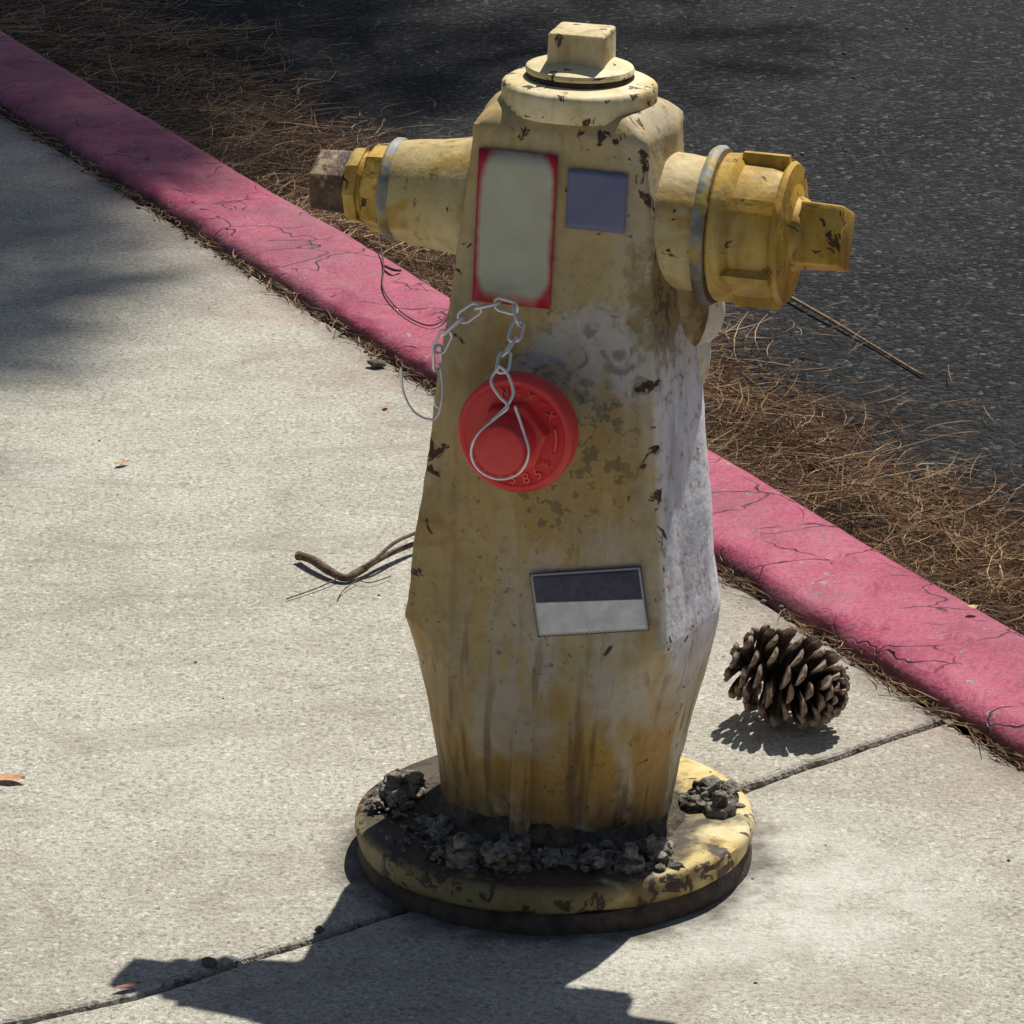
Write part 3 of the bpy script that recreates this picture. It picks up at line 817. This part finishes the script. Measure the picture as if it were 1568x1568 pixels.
mb.tube(smoothpath([(-.235,2.0,.028),(-.22,1.97,.030),(-.21,1.98,.026)],4),.0022,6)
STEM=m_simple('dry_stem',(.05,.018,.015),(.12,.045,.035),60,.7,.3,.001)
mb.obj('dry_stem',STEM)
def leaf(name,loc,L,W,rot,col,curl=.15):
    V=[];F=[];n=12
    for i in range(n+1):
        f=i/n; w=W*.5*math.sin(math.pi*min(.99,max(.02,f)))**.8
        for s in (-1,-.5,0,.5,1):
            V.append(((f-.5)*L,s*w,.002+curl*L*(f-.5)**2+.12*W*abs(s)+.0006*mn.noise(Vector((f*8,s*3,L*99)))))
    for i in range(n):
        for s in range(4):
            a=i*5+s; F.append((a,a+1,a+6,a+5))
    m_=m_simple(name+'_mat',tuple(c*.75 for c in col),col,150,.6,.4,.001)
    o=mesh(name,V,F,m_); o.location=loc; o.rotation_euler=(0,0,rot); return o
leaf('dry_leaf',(-.572,.125,.002),.036,.017,R(-12),(.62,.30,.15))
leaf('dry_leaf',(-.405,-.372,.002),.028,.007,R(25),(.26,.07,.03))
leaf('dry_leaf',(-.545,1.16,.002),.022,.010,R(40),(.55,.28,.12))
leaf('dry_leaf',(-.215,1.40,.002),.016,.008,R(80),(.6,.32,.12))
leaf('dry_leaf',(.478,.56,.03),.014,.010,R(20),(.6,.42,.12))

# ------------------------------------------------------------------ pine tree (out of frame, shades the far left)
SUNEL=R(59.4); sh=Vector((.448,.894,0)).normalized(); cot=1/math.tan(SUNEL)
TB=Vector((1.6,10.3,0)); tree=empty('pine_tree',TB)
mb=MB()
tr=[Vector((.10*math.sin(z*.7),.08*math.cos(z*.5)-.08,z-.2)) for z in range(0,19)]
mb.tube(tr,[.21*(1-z/19.5)+.02 for z in range(0,19)],14)
clumps=[]
for i in range(95):
    z=random.uniform(7.5,18); rr=2.2*(1-(z-7)/12)**.7*random.uniform(.35,1); a=random.uniform(0,6.28)
    tip=Vector((rr*math.cos(a),rr*math.sin(a),z+rr*.15)); clumps.append((tip,random.uniform(.30,.45)))
    mb.tube([Vector((0,0,z-.3)),tip*.5+Vector((0,0,z-.25))*.5,tip],[.035,.022,.008],6)
tg=[]
y=1.25
while y<5.0:
    x=-.98 if y<1.6 else (-.86 if y<2.5 else -.82)
    if y>3.6: x=-.80
    while x>-2.3:
        tg.append((x+random.uniform(-.05,.05),y+random.uniform(-.08,.08),random.uniform(11.6,13.6)))
        x-=.28
    y+=.22
for n_i,(tx,ty,z) in enumerate(tg):
    tip=Vector((tx,ty,0))+sh*(cot*z)+Vector((0,0,z))-TB; clumps.append((tip,random.uniform(.24,.30)))
    if n_i%2==0: mb.tube([Vector((0,0,z-.6)),tip*.6+Vector((0,0,z-.45))*.4,tip],[.03,.018,.008],6)
mb.obj('trunk_and_limbs',BARK,tree)
mb=MB()
for c,rad in clumps:
    for i in range(150):
        d=Vector((random.gauss(0,1),random.gauss(0,1),random.gauss(0,.8))).normalized()
        p=c+d*rad*random.random()**.5*.8; L_=.17; s=d.cross(Vector((random.gauss(0,1),random.gauss(0,1),random.gauss(0,1)))).normalized()*.016
        mb.add([p-s,p+s,p+d*L_+s*.3,p+d*L_-s*.3],[(0,1,2,3)])
PINE=m_island('pine_foliage',[(0,(.03,.055,.02)),(1,(.07,.11,.04))],.8,.1,False)
mb.obj('needle_foliage',PINE,tree,False)

# ------------------------------------------------------------------ light, sky, camera
w=bpy.data.worlds.new('World'); scene.world=w; w.use_nodes=True
nt=w.node_tree; bg=nt.nodes['Background']
sky=nt.nodes.new('ShaderNodeTexSky'); sky.sky_type='NISHITA'; sky.sun_disc=False
sky.sun_elevation=SUNEL; sky.sun_rotation=math.atan2(sh.x,sh.y); sky.air_density=1; sky.dust_density=1.2
nt.links.new(sky.outputs[0],bg.inputs[0]); bg.inputs[1].default_value=.05
sl=bpy.data.lights.new('sun','SUN'); sl.energy=5.0; sl.angle=R(.53); sl.color=(1,.955,.87)
so=link(bpy.data.objects.new('sun',sl))
sd=-(sh*math.cos(SUNEL)+Vector((0,0,math.sin(SUNEL))))
so.rotation_mode='QUATERNION'; so.rotation_quaternion=sd.to_track_quat('-Z','Y'); so.location=(3,6,12)
cam=bpy.data.cameras.new('camera'); co=link(bpy.data.objects.new('camera',cam))
cam.sensor_width=36; cam.lens=146.9; cam.clip_end=1500
co.location=(-.047,-3.9,1.7); co.rotation_euler=(R(90-19.2),0,0)
scene.camera=co
scene.view_settings.view_transform='Standard'; scene.view_settings.look='None'; scene.view_settings.exposure=0
